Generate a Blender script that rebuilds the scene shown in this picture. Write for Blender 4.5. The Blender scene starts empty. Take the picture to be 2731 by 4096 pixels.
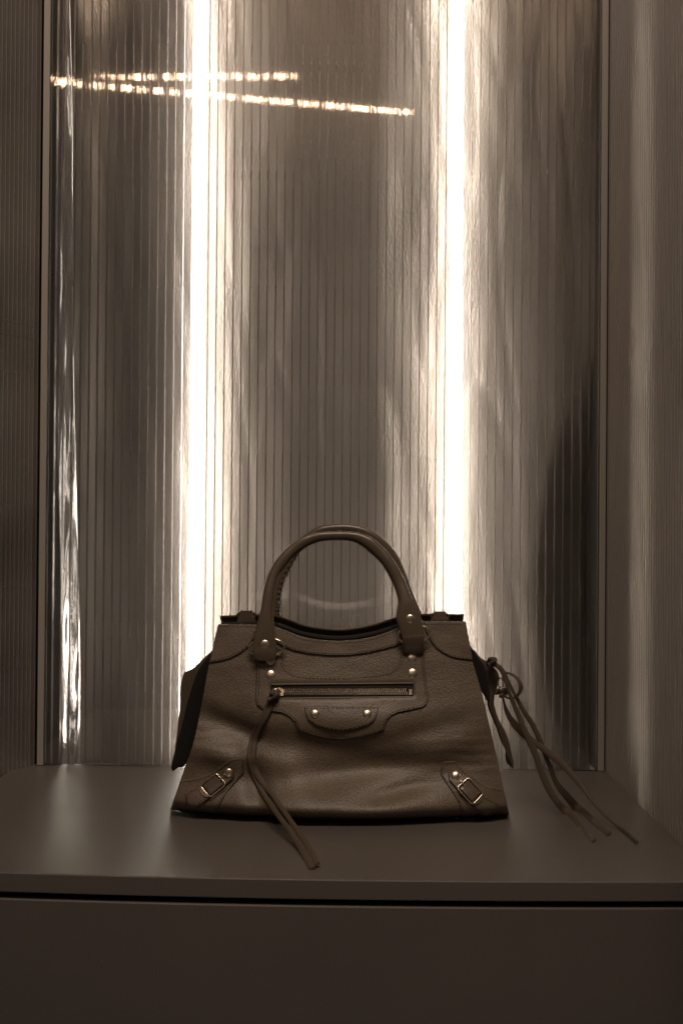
import bpy, bmesh, math, random
from mathutils import Vector, Matrix, noise
from mathutils.geometry import delaunay_2d_cdt
random.seed(7)
S = bpy.context.scene
C = S.collection
R = math.radians

# ------------------------------------------------------------------ camera
FPX, CU, CV = 5000.0, 1365.5, 2048.0          # focal length in photo pixels, photo centre
YAW, PITCH, ROLL = R(0.65), R(0.45), R(0.45)
YBAG = 1.3255
ROT = (Matrix.Rotation(YAW, 3, 'Z') @ Matrix.Rotation(R(90) + PITCH, 3, 'X') @ Matrix.Rotation(ROLL, 3, 'Z'))
def rdir(u, v):
    d = ROT @ Vector(((u - CU) / FPX, -(v - CV) / FPX, -1.0))
    return d / d.y
H = -rdir(1365, 3304).z * (YBAG - 0.008)       # eye height above the plinth top
EYE = Vector((0, 0, H))
def on_y(u, v, y):
    return EYE + rdir(u, v) * y
def on_z(u, v, z=0.0):
    d = rdir(u, v)
    return EYE + d * ((z - H) / d.z)

cam = bpy.data.cameras.new('camera')
cam.sensor_fit = 'VERTICAL'; cam.sensor_height = 36.0; cam.lens = 36.0 * FPX / 4096.0
cam.clip_start = 0.02; cam.clip_end = 60
cam.dof.use_dof = True; cam.dof.focus_distance = 1.37; cam.dof.aperture_fstop = 14.0
co = bpy.data.objects.new('camera', cam); C.objects.link(co)
co.matrix_world = Matrix.Translation(EYE) @ ROT.to_4x4()
S.camera = co

# ------------------------------------------------------------------ render, world, lights
S.view_settings.view_transform = 'Standard'; S.view_settings.look = 'None'
S.view_settings.exposure = 0.0; S.view_settings.gamma = 1.0
S.cycles.max_bounces = 14; S.cycles.diffuse_bounces = 4; S.cycles.glossy_bounces = 5
S.cycles.transmission_bounces = 6; S.cycles.transparent_max_bounces = 64
S.cycles.sample_clamp_indirect = 6.0; S.cycles.sample_clamp_direct = 0
S.cycles.caustics_reflective = True
W = bpy.data.worlds.new('World'); S.world = W; W.use_nodes = True
bg = W.node_tree.nodes['Background']
bg.inputs[0].default_value = (1.0, 0.84, 0.71, 1); bg.inputs[1].default_value = 0.046

def area(name, loc, target, sx, sy, power, color=(1, .8, .62)):
    l = bpy.data.lights.new(name, 'AREA'); l.shape = 'RECTANGLE'; l.size = sx; l.size_y = sy
    l.energy = power; l.color = color
    o = bpy.data.objects.new(name, l); C.objects.link(o); o.location = loc
    o.rotation_euler = (Vector(target) - Vector(loc)).to_track_quat('-Z', 'Y').to_euler()
    return o
def spot_bulb(name, loc, power, r=0.02, color=(1, .74, .50)):
    l = bpy.data.lights.new(name, 'POINT'); l.energy = power; l.shadow_soft_size = r; l.color = color
    o = bpy.data.objects.new(name, l); C.objects.link(o); o.location = loc
    return o
area('ceiling_wash', (0.10, -0.05, 2.60), (0, 1.30, .1), 1.5, .7, 54.0, (1, .81, .66))
spot_bulb('downlight', (-0.45, 0.35, 2.1), 2.0)
spot_bulb('downlight', (0.35, 0.35, 2.1), 2.0)
spot_bulb('downlight', (-0.35, -1.1, 2.35), 4.0)
spot_bulb('downlight', (1.30, 0.10, .75), .5)

# ------------------------------------------------------------------ materials
def mat(name):
    m = bpy.data.materials.new(name); m.use_nodes = True
    nt = m.node_tree
    return m, nt, nt.nodes, nt.links, nt.nodes['Principled BSDF'], nt.nodes['Material Output']
def ramp(nt, src, a, b, ca, cb):
    r = nt.nodes.new('ShaderNodeValToRGB'); e = r.color_ramp.elements
    e[0].position = a; e[1].position = b; e[0].color = (*ca, 1); e[1].color = (*cb, 1)
    nt.links.new(src, r.inputs[0]); return r.outputs[0]
def tex(nt, kind, scale, vec, **kw):
    t = nt.nodes.new(kind); t.inputs['Scale'].default_value = scale
    for k, v in kw.items(): t.inputs[k].default_value = v
    nt.links.new(vec, t.inputs['Vector']); return t

def leather(name, col, grain=1.0, rough=0.51, spec=0.45, scale=470):
    m, nt, N, L, P, O = mat(name)
    tc = N.new('ShaderNodeTexCoord')
    warp = tex(nt, 'ShaderNodeTexNoise', 60, tc.outputs['Object'], Detail=2.0)
    mp = N.new('ShaderNodeMixRGB'); mp.blend_type = 'LINEAR_LIGHT'; mp.inputs[0].default_value = 0.0009
    L.new(tc.outputs['Object'], mp.inputs[1]); L.new(warp.outputs['Color'], mp.inputs[2])
    vo = tex(nt, 'ShaderNodeTexVoronoi', scale, mp.outputs[0]); vo.feature = 'SMOOTH_F1'
    vo.inputs['Smoothness'].default_value = .35
    big = tex(nt, 'ShaderNodeTexNoise', 24, tc.outputs['Object'], Detail=4.0)
    fine = tex(nt, 'ShaderNodeTexNoise', 1500, tc.outputs['Object'], Detail=3.0)
    c = ramp(nt, big.outputs[0], .3, .7, [x * .86 for x in col], [x * 1.14 for x in col])
    v = ramp(nt, vo.outputs['Distance'], .1, .75, (1.08, 1.08, 1.08), (.72, .70, .68))
    mul = N.new('ShaderNodeMixRGB'); mul.blend_type = 'MULTIPLY'; mul.inputs[0].default_value = grain * .7 if grain < 1 else .75
    L.new(c, mul.inputs[1]); L.new(v, mul.inputs[2]); L.new(mul.outputs[0], P.inputs['Base Color'])
    inv = N.new('ShaderNodeMath'); inv.operation = 'MULTIPLY_ADD'; inv.inputs[1].default_value = -1; inv.inputs[2].default_value = 1
    L.new(vo.outputs['Distance'], inv.inputs[0])
    ad = N.new('ShaderNodeMath'); ad.operation = 'MULTIPLY_ADD'; ad.inputs[1].default_value = .25
    L.new(fine.outputs[0], ad.inputs[0]); L.new(inv.outputs[0], ad.inputs[2])
    b = N.new('ShaderNodeBump'); b.inputs['Strength'].default_value = .34 * grain; b.inputs['Distance'].default_value = .0009
    L.new(ad.outputs[0], b.inputs['Height']); L.new(b.outputs[0], P.inputs['Normal'])
    P.inputs['Roughness'].default_value = rough; P.inputs['Specular IOR Level'].default_value = spec
    return m
LCOL = (0.092, 0.067, 0.044)
M_LEATHER = leather('grained_leather', LCOL, 1.0)
M_TRIM = leather('leather_trim', [c * .97 for c in LCOL], .7, .48, scale=460)
M_STRAP = leather('smooth_leather', [c * .80 for c in LCOL], .28, .33, .5, 700)
M_NEAR_BLACK = leather('near_black_leather', (0.012, 0.010, 0.009), .2, .8, .2)  # near-black leather for gusset folds, zip tape, inner lip and base
M_LACE = leather('lace_leather', [c * .68 for c in LCOL], .35, .7, .25, 800)
M_EDGE = leather('rim_shade_and_ring', [c * .55 for c in LCOL], .1, .35, .5)  # edge shade painted into the patch rims; also colours the closure rings
M_THREAD = leather('thread', [c * .32 for c in LCOL], .2, .6, .3, 2000)

def metal(name, col, rough):
    m, nt, N, L, P, O = mat(name)
    P.inputs['Metallic'].default_value = 1; P.inputs['Base Color'].default_value = (*col, 1)
    tc = N.new('ShaderNodeTexCoord'); n = tex(nt, 'ShaderNodeTexNoise', 900, tc.outputs['Object'], Detail=3.0)
    mr = N.new('ShaderNodeMapRange'); mr.inputs[3].default_value = rough * .7; mr.inputs[4].default_value = rough * 1.4
    L.new(n.outputs[0], mr.inputs[0]); L.new(mr.outputs[0], P.inputs['Roughness'])
    return m
M_BRASS = metal('pale_brass', (.70, .59, .47), .30)
M_RING = metal('ring_brass', (.72, .62, .49), .24)
M_ZIP = metal('zip_metal', (.55, .47, .38), .28)

def plinth_mat(name, col, rough, spec=.5):
    m, nt, N, L, P, O = mat(name)
    tc = N.new('ShaderNodeTexCoord')
    a = tex(nt, 'ShaderNodeTexNoise', 3.0, tc.outputs['Object'], Detail=6.0, Roughness=.6)
    f = tex(nt, 'ShaderNodeTexNoise', 900, tc.outputs['Object'], Detail=2.0)
    sp = tex(nt, 'ShaderNodeTexVoronoi', 22, tc.outputs['Object'])
    c = ramp(nt, a.outputs[0], .3, .7, [x * .93 for x in col], [x * 1.07 for x in col])
    dust = ramp(nt, sp.outputs['Distance'], .0, .022, (.16, .14, .12), (0, 0, 0))
    ad = N.new('ShaderNodeMixRGB'); ad.blend_type = 'ADD'; ad.inputs[0].default_value = .45
    L.new(c, ad.inputs[1]); L.new(dust, ad.inputs[2]); L.new(ad.outputs[0], P.inputs['Base Color'])
    mr = N.new('ShaderNodeMapRange'); mr.inputs[1].default_value = .3; mr.inputs[2].default_value = .7
    mr.inputs[3].default_value = rough * .88; mr.inputs[4].default_value = rough * 1.14
    L.new(a.outputs[0], mr.inputs[0]); L.new(mr.outputs[0], P.inputs['Roughness'])
    P.inputs['Specular IOR Level'].default_value = spec
    b = N.new('ShaderNodeBump'); b.inputs['Strength'].default_value = .25; b.inputs['Distance'].default_value = .0003
    L.new(f.outputs[0], b.inputs['Height']); L.new(b.outputs[0], P.inputs['Normal'])
    return m
M_PLINTH = plinth_mat('taupe_laminate', (.074, .063, .054), .37, 1.0)
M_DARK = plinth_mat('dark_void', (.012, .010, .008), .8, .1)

def poly_mat(name, haze, gloss_rough, wave, tint, rib=False):
    m = bpy.data.materials.new(name); m.use_nodes = True
    nt = m.node_tree; N = nt.nodes; L = nt.links; N.clear()
    O = N.new('ShaderNodeOutputMaterial'); tc = N.new('ShaderNodeTexCoord')
    tr = N.new('ShaderNodeBsdfTransparent'); tr.inputs[0].default_value = (*tint, 1)
    tl = N.new('ShaderNodeBsdfTranslucent'); tl.inputs[0].default_value = (.82, .76, .70, 1)
    df = N.new('ShaderNodeBsdfDiffuse'); df.inputs[0].default_value = (.62, .56, .50, 1)
    h = N.new('ShaderNodeMixShader'); h.inputs[0].default_value = .5
    L.new(tl.outputs[0], h.inputs[1]); L.new(df.outputs[0], h.inputs[2])
    m1 = N.new('ShaderNodeMixShader')
    n = tex(nt, 'ShaderNodeTexNoise', 5, tc.outputs['Object'], Detail=5.0)
    mr = N.new('ShaderNodeMapRange'); mr.inputs[1].default_value = .3; mr.inputs[2].default_value = .75
    mr.inputs[3].default_value = haze * .6; mr.inputs[4].default_value = haze * 1.4
    L.new(n.outputs[0], mr.inputs[0]); L.new(mr.outputs[0], m1.inputs[0])
    L.new(tr.outputs[0], m1.inputs[1]); L.new(h.outputs[0], m1.inputs[2])
    gl = N.new('ShaderNodeBsdfGlossy'); gl.inputs[0].default_value = (1, 1, 1, 1); gl.inputs['Roughness'].default_value = gloss_rough
    fr = N.new('ShaderNodeFresnel'); fr.inputs[0].default_value = 1.55
    m2 = N.new('ShaderNodeMixShader')
    if wave:
        mpn = N.new('ShaderNodeMapping'); mpn.inputs['Scale'].default_value = (1, 1, .015)
        L.new(tc.outputs['Object'], mpn.inputs[0])
        w = tex(nt, 'ShaderNodeTexNoise', 170, mpn.outputs[0], Detail=2.0)
        b = N.new('ShaderNodeBump'); b.inputs['Strength'].default_value = wave; b.inputs['Distance'].default_value = .0006
        L.new(w.outputs[0], b.inputs['Height']); L.new(b.outputs[0], gl.inputs['Normal'])
    if rib:
        m2.inputs[0].default_value = .30
    else:
        L.new(fr.outputs[0], m2.inputs[0])
    L.new(m1.outputs[0], m2.inputs[1]); L.new(gl.outputs[0], m2.inputs[2]); L.new(m2.outputs[0], O.inputs[0])
    return m
M_SKIN = poly_mat('polycarbonate_skin', .028, .025, .05, (.97, .965, .955))
M_RIB = poly_mat('polycarbonate_rib', .45, .18, 0, (.80, .77, .74), True)
M_SKIN_LEFT = poly_mat('polycarbonate_left_skin', .26, .06, .12, (.92, .91, .89))
M_SKIN_SIDE = poly_mat('polycarbonate_side_skin', .62, .12, .03, (.92, .91, .89))
M_RIB_SIDE = poly_mat('polycarbonate_side_rib', .45, .22, 0, (.66, .64, .61), True)

def emit(name, col, power):
    m = bpy.data.materials.new(name); m.use_nodes = True
    nt = m.node_tree; N = nt.nodes; N.clear()
    O = N.new('ShaderNodeOutputMaterial'); e = N.new('ShaderNodeEmission')
    e.inputs[0].default_value = (*col, 1); e.inputs[1].default_value = power
    nt.links.new(e.outputs[0], O.inputs[0]); return m
M_TUBE = emit('tube_light', (1, .94, .885), 14.0)
M_FILL_TUBE = emit('fill_tube_light', (1, .92, .84), 44.0)
M_TRACK = emit('track_light', (1, .66, .44), 60.0)

def foil_mat(name, col, rough, bumpd, bscale, zs):
    m, nt, N, L, P, O = mat(name)
    tc = N.new('ShaderNodeTexCoord')
    P.inputs['Metallic'].default_value = .85
    a = tex(nt, 'ShaderNodeTexNoise', 5, tc.outputs['Object'], Detail=4.0)
    c = ramp(nt, a.outputs[0], .3, .7, [x * .85 for x in col], [x * 1.12 for x in col])
    L.new(c, P.inputs['Base Color'])
    P.inputs['Roughness'].default_value = rough
    mpn = N.new('ShaderNodeMapping'); mpn.inputs['Scale'].default_value = (1, 1, zs)
    L.new(tc.outputs['Object'], mpn.inputs[0])
    v = tex(nt, 'ShaderNodeTexNoise', bscale, mpn.outputs[0], Detail=2.0, Roughness=.55)
    b = N.new('ShaderNodeBump'); b.inputs['Strength'].default_value = 1.0; b.inputs['Distance'].default_value = bumpd
    L.new(v.outputs[0], b.inputs['Height']); L.new(b.outputs[0], P.inputs['Normal'])
    return m
M_FOIL = foil_mat('embossed_metal_sheet', (.47, .415, .365), .43, .0009, 420, .40)
M_MIRROR = foil_mat('crumpled_foil', (.66, .63, .59), .12, .0002, 170, .8)
def strip_mat():
    m, nt, N, L, P, O = mat('grey_profile')
    P.inputs['Base Color'].default_value = (.22, .195, .17, 1); P.inputs['Roughness'].default_value = .45
    return m
M_STRIP = strip_mat()

# ------------------------------------------------------------------ mesh helpers
def base_of(o):
    v = Vector((0, 0, 0))
    while o is not None:
        v += o.location; o = o.parent
    return v
def obj(name, verts, faces, m, parent=None, smooth=True, kind=None, label=None, auto=None):
    me = bpy.data.meshes.new(name)
    b = base_of(parent)
    me.from_pydata([tuple(Vector(v) - b) for v in verts], [], faces)
    me.materials.append(m)
    o = bpy.data.objects.new(name, me); C.objects.link(o)
    if parent: o.parent = parent
    bm = bmesh.new(); bm.from_mesh(me); bmesh.ops.recalc_face_normals(bm, faces=bm.faces)
    if smooth:
        for f in bm.faces: f.smooth = True
        for e in bm.edges:
            if len(e.link_faces) == 2 and e.calc_face_angle(0) > R(auto or 50): e.smooth = False
    bm.to_mesh(me); bm.free()
    if kind: o['kind'] = kind
    if label: o['label'] = label
    return o
def thing(name, loc, label, cat, group=None):
    o = bpy.data.objects.new(name, None); C.objects.link(o); o.location = loc; o.empty_display_size = .02
    o['label'] = label; o['category'] = cat
    if group: o['group'] = group
    return o
def box_vf(x0, x1, y0, y1, z0, z1):
    v = [(x, y, z) for x in (x0, x1) for y in (y0, y1) for z in (z0, z1)]
    f = [(0, 1, 3, 2), (4, 6, 7, 5), (0, 4, 5, 1), (2, 3, 7, 6), (0, 2, 6, 4), (1, 5, 7, 3)]
    return v, f
def box(name, x0, x1, y0, y1, z0, z1, m, parent=None, bev=0, **k):
    v, f = box_vf(x0, x1, y0, y1, z0, z1)
    o = obj(name, v, f, m, parent, smooth=False, **k)
    if bev:
        bm = bmesh.new(); bm.from_mesh(o.data)
        bmesh.ops.bevel(bm, geom=bm.edges[:], offset=bev, segments=3, affect='EDGES')
        bm.to_mesh(o.data); bm.free()
    return o
def cyl_between(a, b, r, n=12):
    a, b = Vector(a), Vector(b); d = (b - a).normalized()
    s = d.orthogonal().normalized(); t = d.cross(s)
    vs = []
    for p in (a, b):
        for i in range(n):
            w = 2 * math.pi * i / n; vs.append(p + s * math.cos(w) * r + t * math.sin(w) * r)
    fs = [(i, (i + 1) % n, n + (i + 1) % n, n + i) for i in range(n)]
    fs += [tuple(range(n))[::-1], tuple(range(n, 2 * n))]
    return vs, fs
def tube(pts, r, n=10, closed=False, flat=None):
    """round tube through 3-D points; r a number or a list"""
    pts = [Vector(p) for p in pts]; k = len(pts)
    vs, fs = [], []; prev = None
    for i, p in enumerate(pts):
        if closed: t = pts[(i + 1) % k] - pts[i - 1]
        else: t = pts[min(i + 1, k - 1)] - pts[max(i - 1, 0)]
        t.normalize()
        if prev is None: s = t.orthogonal().normalized()
        else: s = (prev - t * prev.dot(t)).normalized()
        prev = s; q = t.cross(s); rr = r[i] if isinstance(r, (list, tuple)) else r
        for j in range(n):
            w = 2 * math.pi * j / n; vs.append(p + s * math.cos(w) * rr + q * math.sin(w) * rr)
    for i in range(k if closed else k - 1):
        for j in range(n):
            a = i * n + j; b = i * n + (j + 1) % n; c2 = ((i + 1) % k) * n
            fs.append((a, b, c2 + (j + 1) % n, c2 + j))
    if not closed:
        fs.append(tuple(range(n))[::-1]); fs.append(tuple(range((k - 1) * n, k * n)))
    return vs, fs
def smooth_path(P, sub=5):
    """Catmull-Rom through tuples of any length"""
    out = []; n = len(P)
    for i in range(n - 1):
        p0, p1, p2, p3 = P[max(i - 1, 0)], P[i], P[i + 1], P[min(i + 2, n - 1)]
        for s in range(sub):
            t = s / sub
            out.append(tuple(.5 * (2 * b + (c - a) * t + (2 * a - 5 * b + 4 * c - d) * t * t + (3 * b - a - 3 * c + d) * t ** 3)
                             for a, b, c, d in zip(p0, p1, p2, p3)))
    out.append(tuple(P[-1])); return out
def sweep_pairs(rows, n=14, power=1.0):
    """rows: (left point, right point, half depth); an oval section from left to right"""
    k = len(rows); ctr = [(Vector(a) + Vector(b)) / 2 for a, b, d in rows]
    vs, fs = [], []
    for i, (a, b, d) in enumerate(rows):
        a, b = Vector(a), Vector(b)
        t = (ctr[min(i + 1, k - 1)] - ctr[max(i - 1, 0)]).normalized()
        w = (b - a) / 2; nrm = t.cross(w).normalized()
        for j in range(n):
            an = 2 * math.pi * j / n; cx, sy = math.cos(an), math.sin(an)
            cx = math.copysign(abs(cx) ** power, cx); sy = math.copysign(abs(sy) ** power, sy)
            vs.append(ctr[i] + w * cx + nrm * d * sy)
    for i in range(k - 1):
        for j in range(n):
            fs.append((i * n + j, i * n + (j + 1) % n, (i + 1) * n + (j + 1) % n, (i + 1) * n + j))
    fs.append(tuple(range(n))[::-1]); fs.append(tuple(range((k - 1) * n, k * n)))
    return vs, fs
def join(parts):
    V, F = [], []
    for v, f in parts:
        o = len(V); V += [tuple(x) for x in v]; F += [tuple(i + o for i in q) for q in f]
    return V, F

# ------------------------------------------------------------------ the niche
YP = 1.624                                     # face of the back panel
YT = 1.668                                     # tubes
YB = 1.705                                     # metal sheet behind
XL, XR = -.409, .319
ZTOP = 1.12
YS0 = .55                                      # side panels run forward to here

# plinth (top slab, gap, drawer front)
pf = on_z(1365, 3520).y; pb = on_z(1400, 3069).y
PXL = on_z(30, 3092).x; PXR = on_z(2560, 3224).x
pl = thing('display_plinth', (0, pf, -.30), 'matt taupe display plinth with a thin overhanging top and a dark shadow gap', 'plinth')
def slab(z0, z1, yfront, bev, name, xl, xr, yback, bow=.013, bow_r=.010):
    """slab with a very slightly bowed front edge and rounded edges"""
    n = 40; rows = []
    prof = [(bev, z0), (0, z0 + bev), (0, z1 - bev), (bev * .3, z1 - bev * .3), (bev, z1)]
    V, F = [], []
    for i in range(n + 1):
        x = xl + (xr - xl) * i / n
        s = (x - 0.02) / .33
        yf = yfront + (bow if s < 0 else bow_r) * s * s * .9
        for dy, z in prof: V.append((x, yf + dy, z))
        V.append((x, yback, z1)); V.append((x, yback, z0))
    k = len(prof) + 2
    for i in range(n):
        for j in range(k):
            F.append((i * k + j, (i + 1) * k + j, (i + 1) * k + (j + 1) % k, i * k + (j + 1) % k))
    F.append(tuple(range(k))[::-1]); F.append(tuple(range(n * k, (n + 1) * k)))
    return obj(name, V, F, M_PLINTH, pl, auto=22)
TH = .0178
slab(-TH, 0, pf, .0010, 'top_slab', PXL, PXR, pb)
slab(-.62, -TH - .0060, pf + .0015, .0014, 'drawer_front', PXL, PXR, pf + .05)
box('carcass', PXL + .01, PXR - .01, pf + .055, pb - .01, -.60, -TH - .001, M_DARK, pl)
box('gap_back', PXL + .01, PXR - .01, pf + .022, pf + .0545, -TH - .0059, -TH - .0003, M_DARK, pl)

# light tubes: nearly upright, placed from two measured points each
def light_tube(p0, p1, label):
    a = on_y(*p0, YT); b = on_y(*p1, YT)
    d = (b - a) / (b.z - a.z)
    lo = a + d * (-.02 - a.z); hi = a + d * (ZTOP - a.z)
    t = thing('light_tube', lo, label, 'light tube', 'upright light tubes behind the ribbed panels')
    v, f = cyl_between(lo + d * .02, hi - d * .02, .0088, 20); obj('tube', v, f, M_TUBE, t)
    for q, s in ((lo, 1), (hi, -1)):
        v, f = cyl_between(q, q + d * .02 * s, .0106, 20); obj('end_cap', v, f, M_STRIP, t)
light_tube((806, 0), (778, 2236), 'glowing upright light tube behind the panel, left of the handbag handles')
light_tube((1830, 0), (1817, 2470), 'glowing upright light tube behind the panel, right of the handbag handles')

def added_side_tube():  # added tube, out of view, to brighten the right side screen
    lo = Vector((.435, 1.42, -.02)); t = thing('light_tube', lo, 'added unseen light tube behind the grey right side screen, brightening it', 'light tube', 'upright light tubes behind the ribbed panels')
    v, f = cyl_between(lo + Vector((0, 0, .02)), lo + Vector((0, 0, 1.12)), .0098, 20); obj('tube', v, f, M_FILL_TUBE, t)
    for z in (-.02, 1.10):
        v, f = cyl_between((.435, 1.42, z), (.435, 1.42, z + .02), .0106, 20); obj('end_cap', v, f, M_STRIP, t)
added_side_tube()

# wavy embossed metal sheet behind the tubes
def sheet():
    nx, nz = 340, 260; x0, x1 = -.75, .80; z0, z1 = -.02, 1.12
    V, F = [], []
    for j in range(nz + 1):
        for i in range(nx + 1):
            x = x0 + (x1 - x0) * i / nx; z = z0 + (z1 - z0) * j / nz
            y = YB + .009 * noise.noise(Vector((x * 6, 3.1, z * 1.3))) + .0040 * noise.noise(Vector((x * 17, 9.1, z * 3.2)))
            y += .0016 * (1 - abs(noise.noise(Vector((x * 26 + z * 2.5, 2.2, z * 4))))) ** 6 + .0009 * noise.noise(Vector((x * 60, 7.7, z * 9)))
            sm_ = lambda t: (lambda c: c * c * (3 - 2 * c))(min(max(t, 0), 1))
            y += .085 * sm_((x - .236 - .9 * (z - .24) ** 2) / .125) * sm_((.74 - z) / .36) * sm_((.368 - x) / .03) * (x > .1)
            y += .045 * sm_((-.235 - x) / .13)
            V.append((x, y, z))
    for j in range(nz):
        for i in range(nx):
            a = j * (nx + 1) + i; F.append((a, a + 1, a + nx + 2, a + nx + 1))
    o = obj('wall_back', V, F, M_FOIL, None)
    o['kind'] = 'structure'; o['label'] = 'embossed grey brown metal sheet on the wall behind the light tubes'
    md = o.modifiers.new('thickness', 'SOLIDIFY'); md.thickness = .002; md.offset = 1
sheet()

# crumpled mirror foil hanging behind the left part of the back panel
def foil():
    pts = []; nz = 160; nx = 16
    V, F = [], []
    a = on_y(255, 0, YT); b = on_y(300, 3060, YT)
    for j in range(nz + 1):
        z = -.015 + ZTOP * j / nz
        t = 1 - z / 1.1
        cx = (a.x + (b.x - a.x) * t) + .0015 * math.sin(z * 9)
        for i in range(nx + 1):
            s = i / nx * 2 - 1
            x = cx - .004 + s * .0105
            tilt = (.45 + .6 * min(max((.62 - z) / .2, 0), 1)) * (1 + .55 * noise.noise(Vector((0, 2, z * 5))))
            y = YT - .004 + .0105 * s * tilt + .0022 * noise.noise(Vector((x * 90, 0, z * 4))) + .0014 * noise.noise(Vector((x * 160, 5, z * 14)))
            V.append((x, y, z))
    for j in range(nz):
        for i in range(nx):
            q = j * (nx + 1) + i; F.append((q, q + 1, q + nx + 2, q + nx + 1))
    o = obj('foil_strip', V, F, M_MIRROR, None)
    o['label'] = 'crumpled shiny foil strip hanging behind the left end of the ribbed panel'; o['category'] = 'foil strip'
    md = o.modifiers.new('thickness', 'SOLIDIFY'); md.thickness = .0006
foil()

# ribbed polycarbonate panels
def back_panel():
    t = thing('ribbed_screen', (0, YP, 0), 'clear ribbed polycarbonate panel standing behind the handbag', 'screen')
    box('skin', XL, XR, YP, YP + .0007, .001, ZTOP, M_SKIN, t)
    box('skin', XL, XR, YP + .0093, YP + .010, .001, ZTOP, M_SKIN, t)
    sp = .01105; n = int((XR - XL) / sp)
    v, f = box_vf(-.00045, .00045, YP + .00075, YP + .00925, .001, ZTOP)
    proto = obj('rib', v, f, M_RIB, t, smooth=False)
    proto.location.x = XL + .004
    for i in range(1, n):
        c = proto.copy(); C.objects.link(c); c.parent = t; c.location.x = XL + .004 + i * sp
    for i in range(n + 1, n + 1): pass
    v, f = box_vf(-.0040, .0040, YP - .002, YP + .012, .001, ZTOP)
    for x, lab in ((XL + .002, 'left'), (XR, 'right')):
        e = obj('edge_strip', [(a + x, b, c) for a, b, c in v], f, M_STRIP, t, smooth=False)
back_panel()
def side_panel(A, B, out, sp, label):
    """upright ribbed sheet from plan point A (by the back panel) to B; out: 1 if its back is to the right"""
    A, B = Vector((*A, 0)), Vector((*B, 0)); d = (B - A).normalized(); L_ = (B - A).length
    nrm = Vector((-d.y, d.x, 0))
    if nrm.x * out < 0: nrm = -nrm
    z0 = -.3
    t = thing('ribbed_screen', A, label, 'screen')
    def brick(s0, s1, n0, n1):
        V = [A + d * s + nrm * q + Vector((0, 0, z)) for s in (s0, s1) for q in (n0, n1) for z in (z0, ZTOP)]
        return V, [(0, 1, 3, 2), (4, 6, 7, 5), (0, 4, 5, 1), (2, 3, 7, 6), (0, 2, 6, 4), (1, 5, 7, 3)]
    obj('skin', *brick(0, L_, 0, .0007), M_SKIN_SIDE if out > 0 else M_SKIN_LEFT, t, smooth=False)
    obj('skin', *brick(0, L_, .0093, .010), M_SKIN, t, smooth=False)
    # each rib stands a little proud of the inner face
    proto = obj('rib', *brick(.001, .0021, -.0012 if out > 0 else -.0003, .00925), M_STRIP if out > 0 else M_RIB_SIDE, t, smooth=False)
    for i in range(1, int(L_ / sp)):
        c = proto.copy(); C.objects.link(c); c.parent = t; c.location = d * (i * sp)
side_panel((XL - .0065, YP + .004), (XL - .0065 - .040, YP - .076), -1, .0080, 'dark ribbed side screen at the left edge of the plinth')
side_panel((PXR + .002, YP + .03), (PXR + .002, 1.0), 1, .01105, 'grey ribbed side screen at the right edge of the plinth')
pn = box('added_pane', -.74, XL - .019, YP + .006, YP + .009, .001, ZTOP, M_SKIN)  # added reflector, meant to carry the track streaks past the left corner
pn['label'] = 'added clear pane behind the dark left side screen, to mirror the light tracks'; pn['category'] = 'pane'
zt_ = H - (3063 - 2092) / 5000 * 1.44
db = box('dark_block', (2668 - 1422) / 5000 * 1.44, .62, 1.44, 1.60, -.3, zt_, M_DARK)
db['label'] = 'low dark block standing behind the right side screen at the picture edge'; db['category'] = 'block'
# opaque jambs beside the back panel, deepened to block the added tube's light
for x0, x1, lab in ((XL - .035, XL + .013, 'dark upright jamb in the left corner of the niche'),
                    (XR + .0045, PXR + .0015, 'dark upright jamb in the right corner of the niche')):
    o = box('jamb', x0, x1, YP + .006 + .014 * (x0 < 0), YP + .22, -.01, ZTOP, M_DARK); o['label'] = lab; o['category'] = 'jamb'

# ceiling light tracks of the shop, seen mirrored in the panel
def track(P0, P1, n, label, fill):
    t = thing('light_track', Vector(P0), label, 'light track', 'ceiling light tracks reflected in the panel')
    P0, P1 = Vector(P0), Vector(P1)
    d = P1 - P0; L_ = d.length; u = d / L_
    v, f = tube([P0 + Vector((0, 0, .028)), P1 + Vector((0, 0, .028))], .012, 6)
    obj('rail', v, f, M_DARK, t)
    for i in range(n):
        a = P0 + d * (i / n); b = a + d * (fill[i % len(fill)] / n)
        v, f = cyl_between(a, b, .0085, 8); obj('lamp', v, f, M_TRACK, t)
def mirror(u, v, y_room):
    """room point whose reflection in the panel face shows at photo pixel (u, v)"""
    p = on_y(u, v, 2 * YP - y_room); return Vector((p.x, y_room, p.z))
track(mirror(-700, 316, -2.0), mirror(1222, 302, -2.0), 34, 'row of small warm lamps on a ceiling track, mirrored near the top left', (.34, .2, .42, .25, .36))
track(mirror(-260, 285, -1.6), mirror(1662, 450, -2.8), 32, 'slanting row of small warm lamps on a ceiling track, mirrored lower', (.18, .3, .22, .34))

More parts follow.
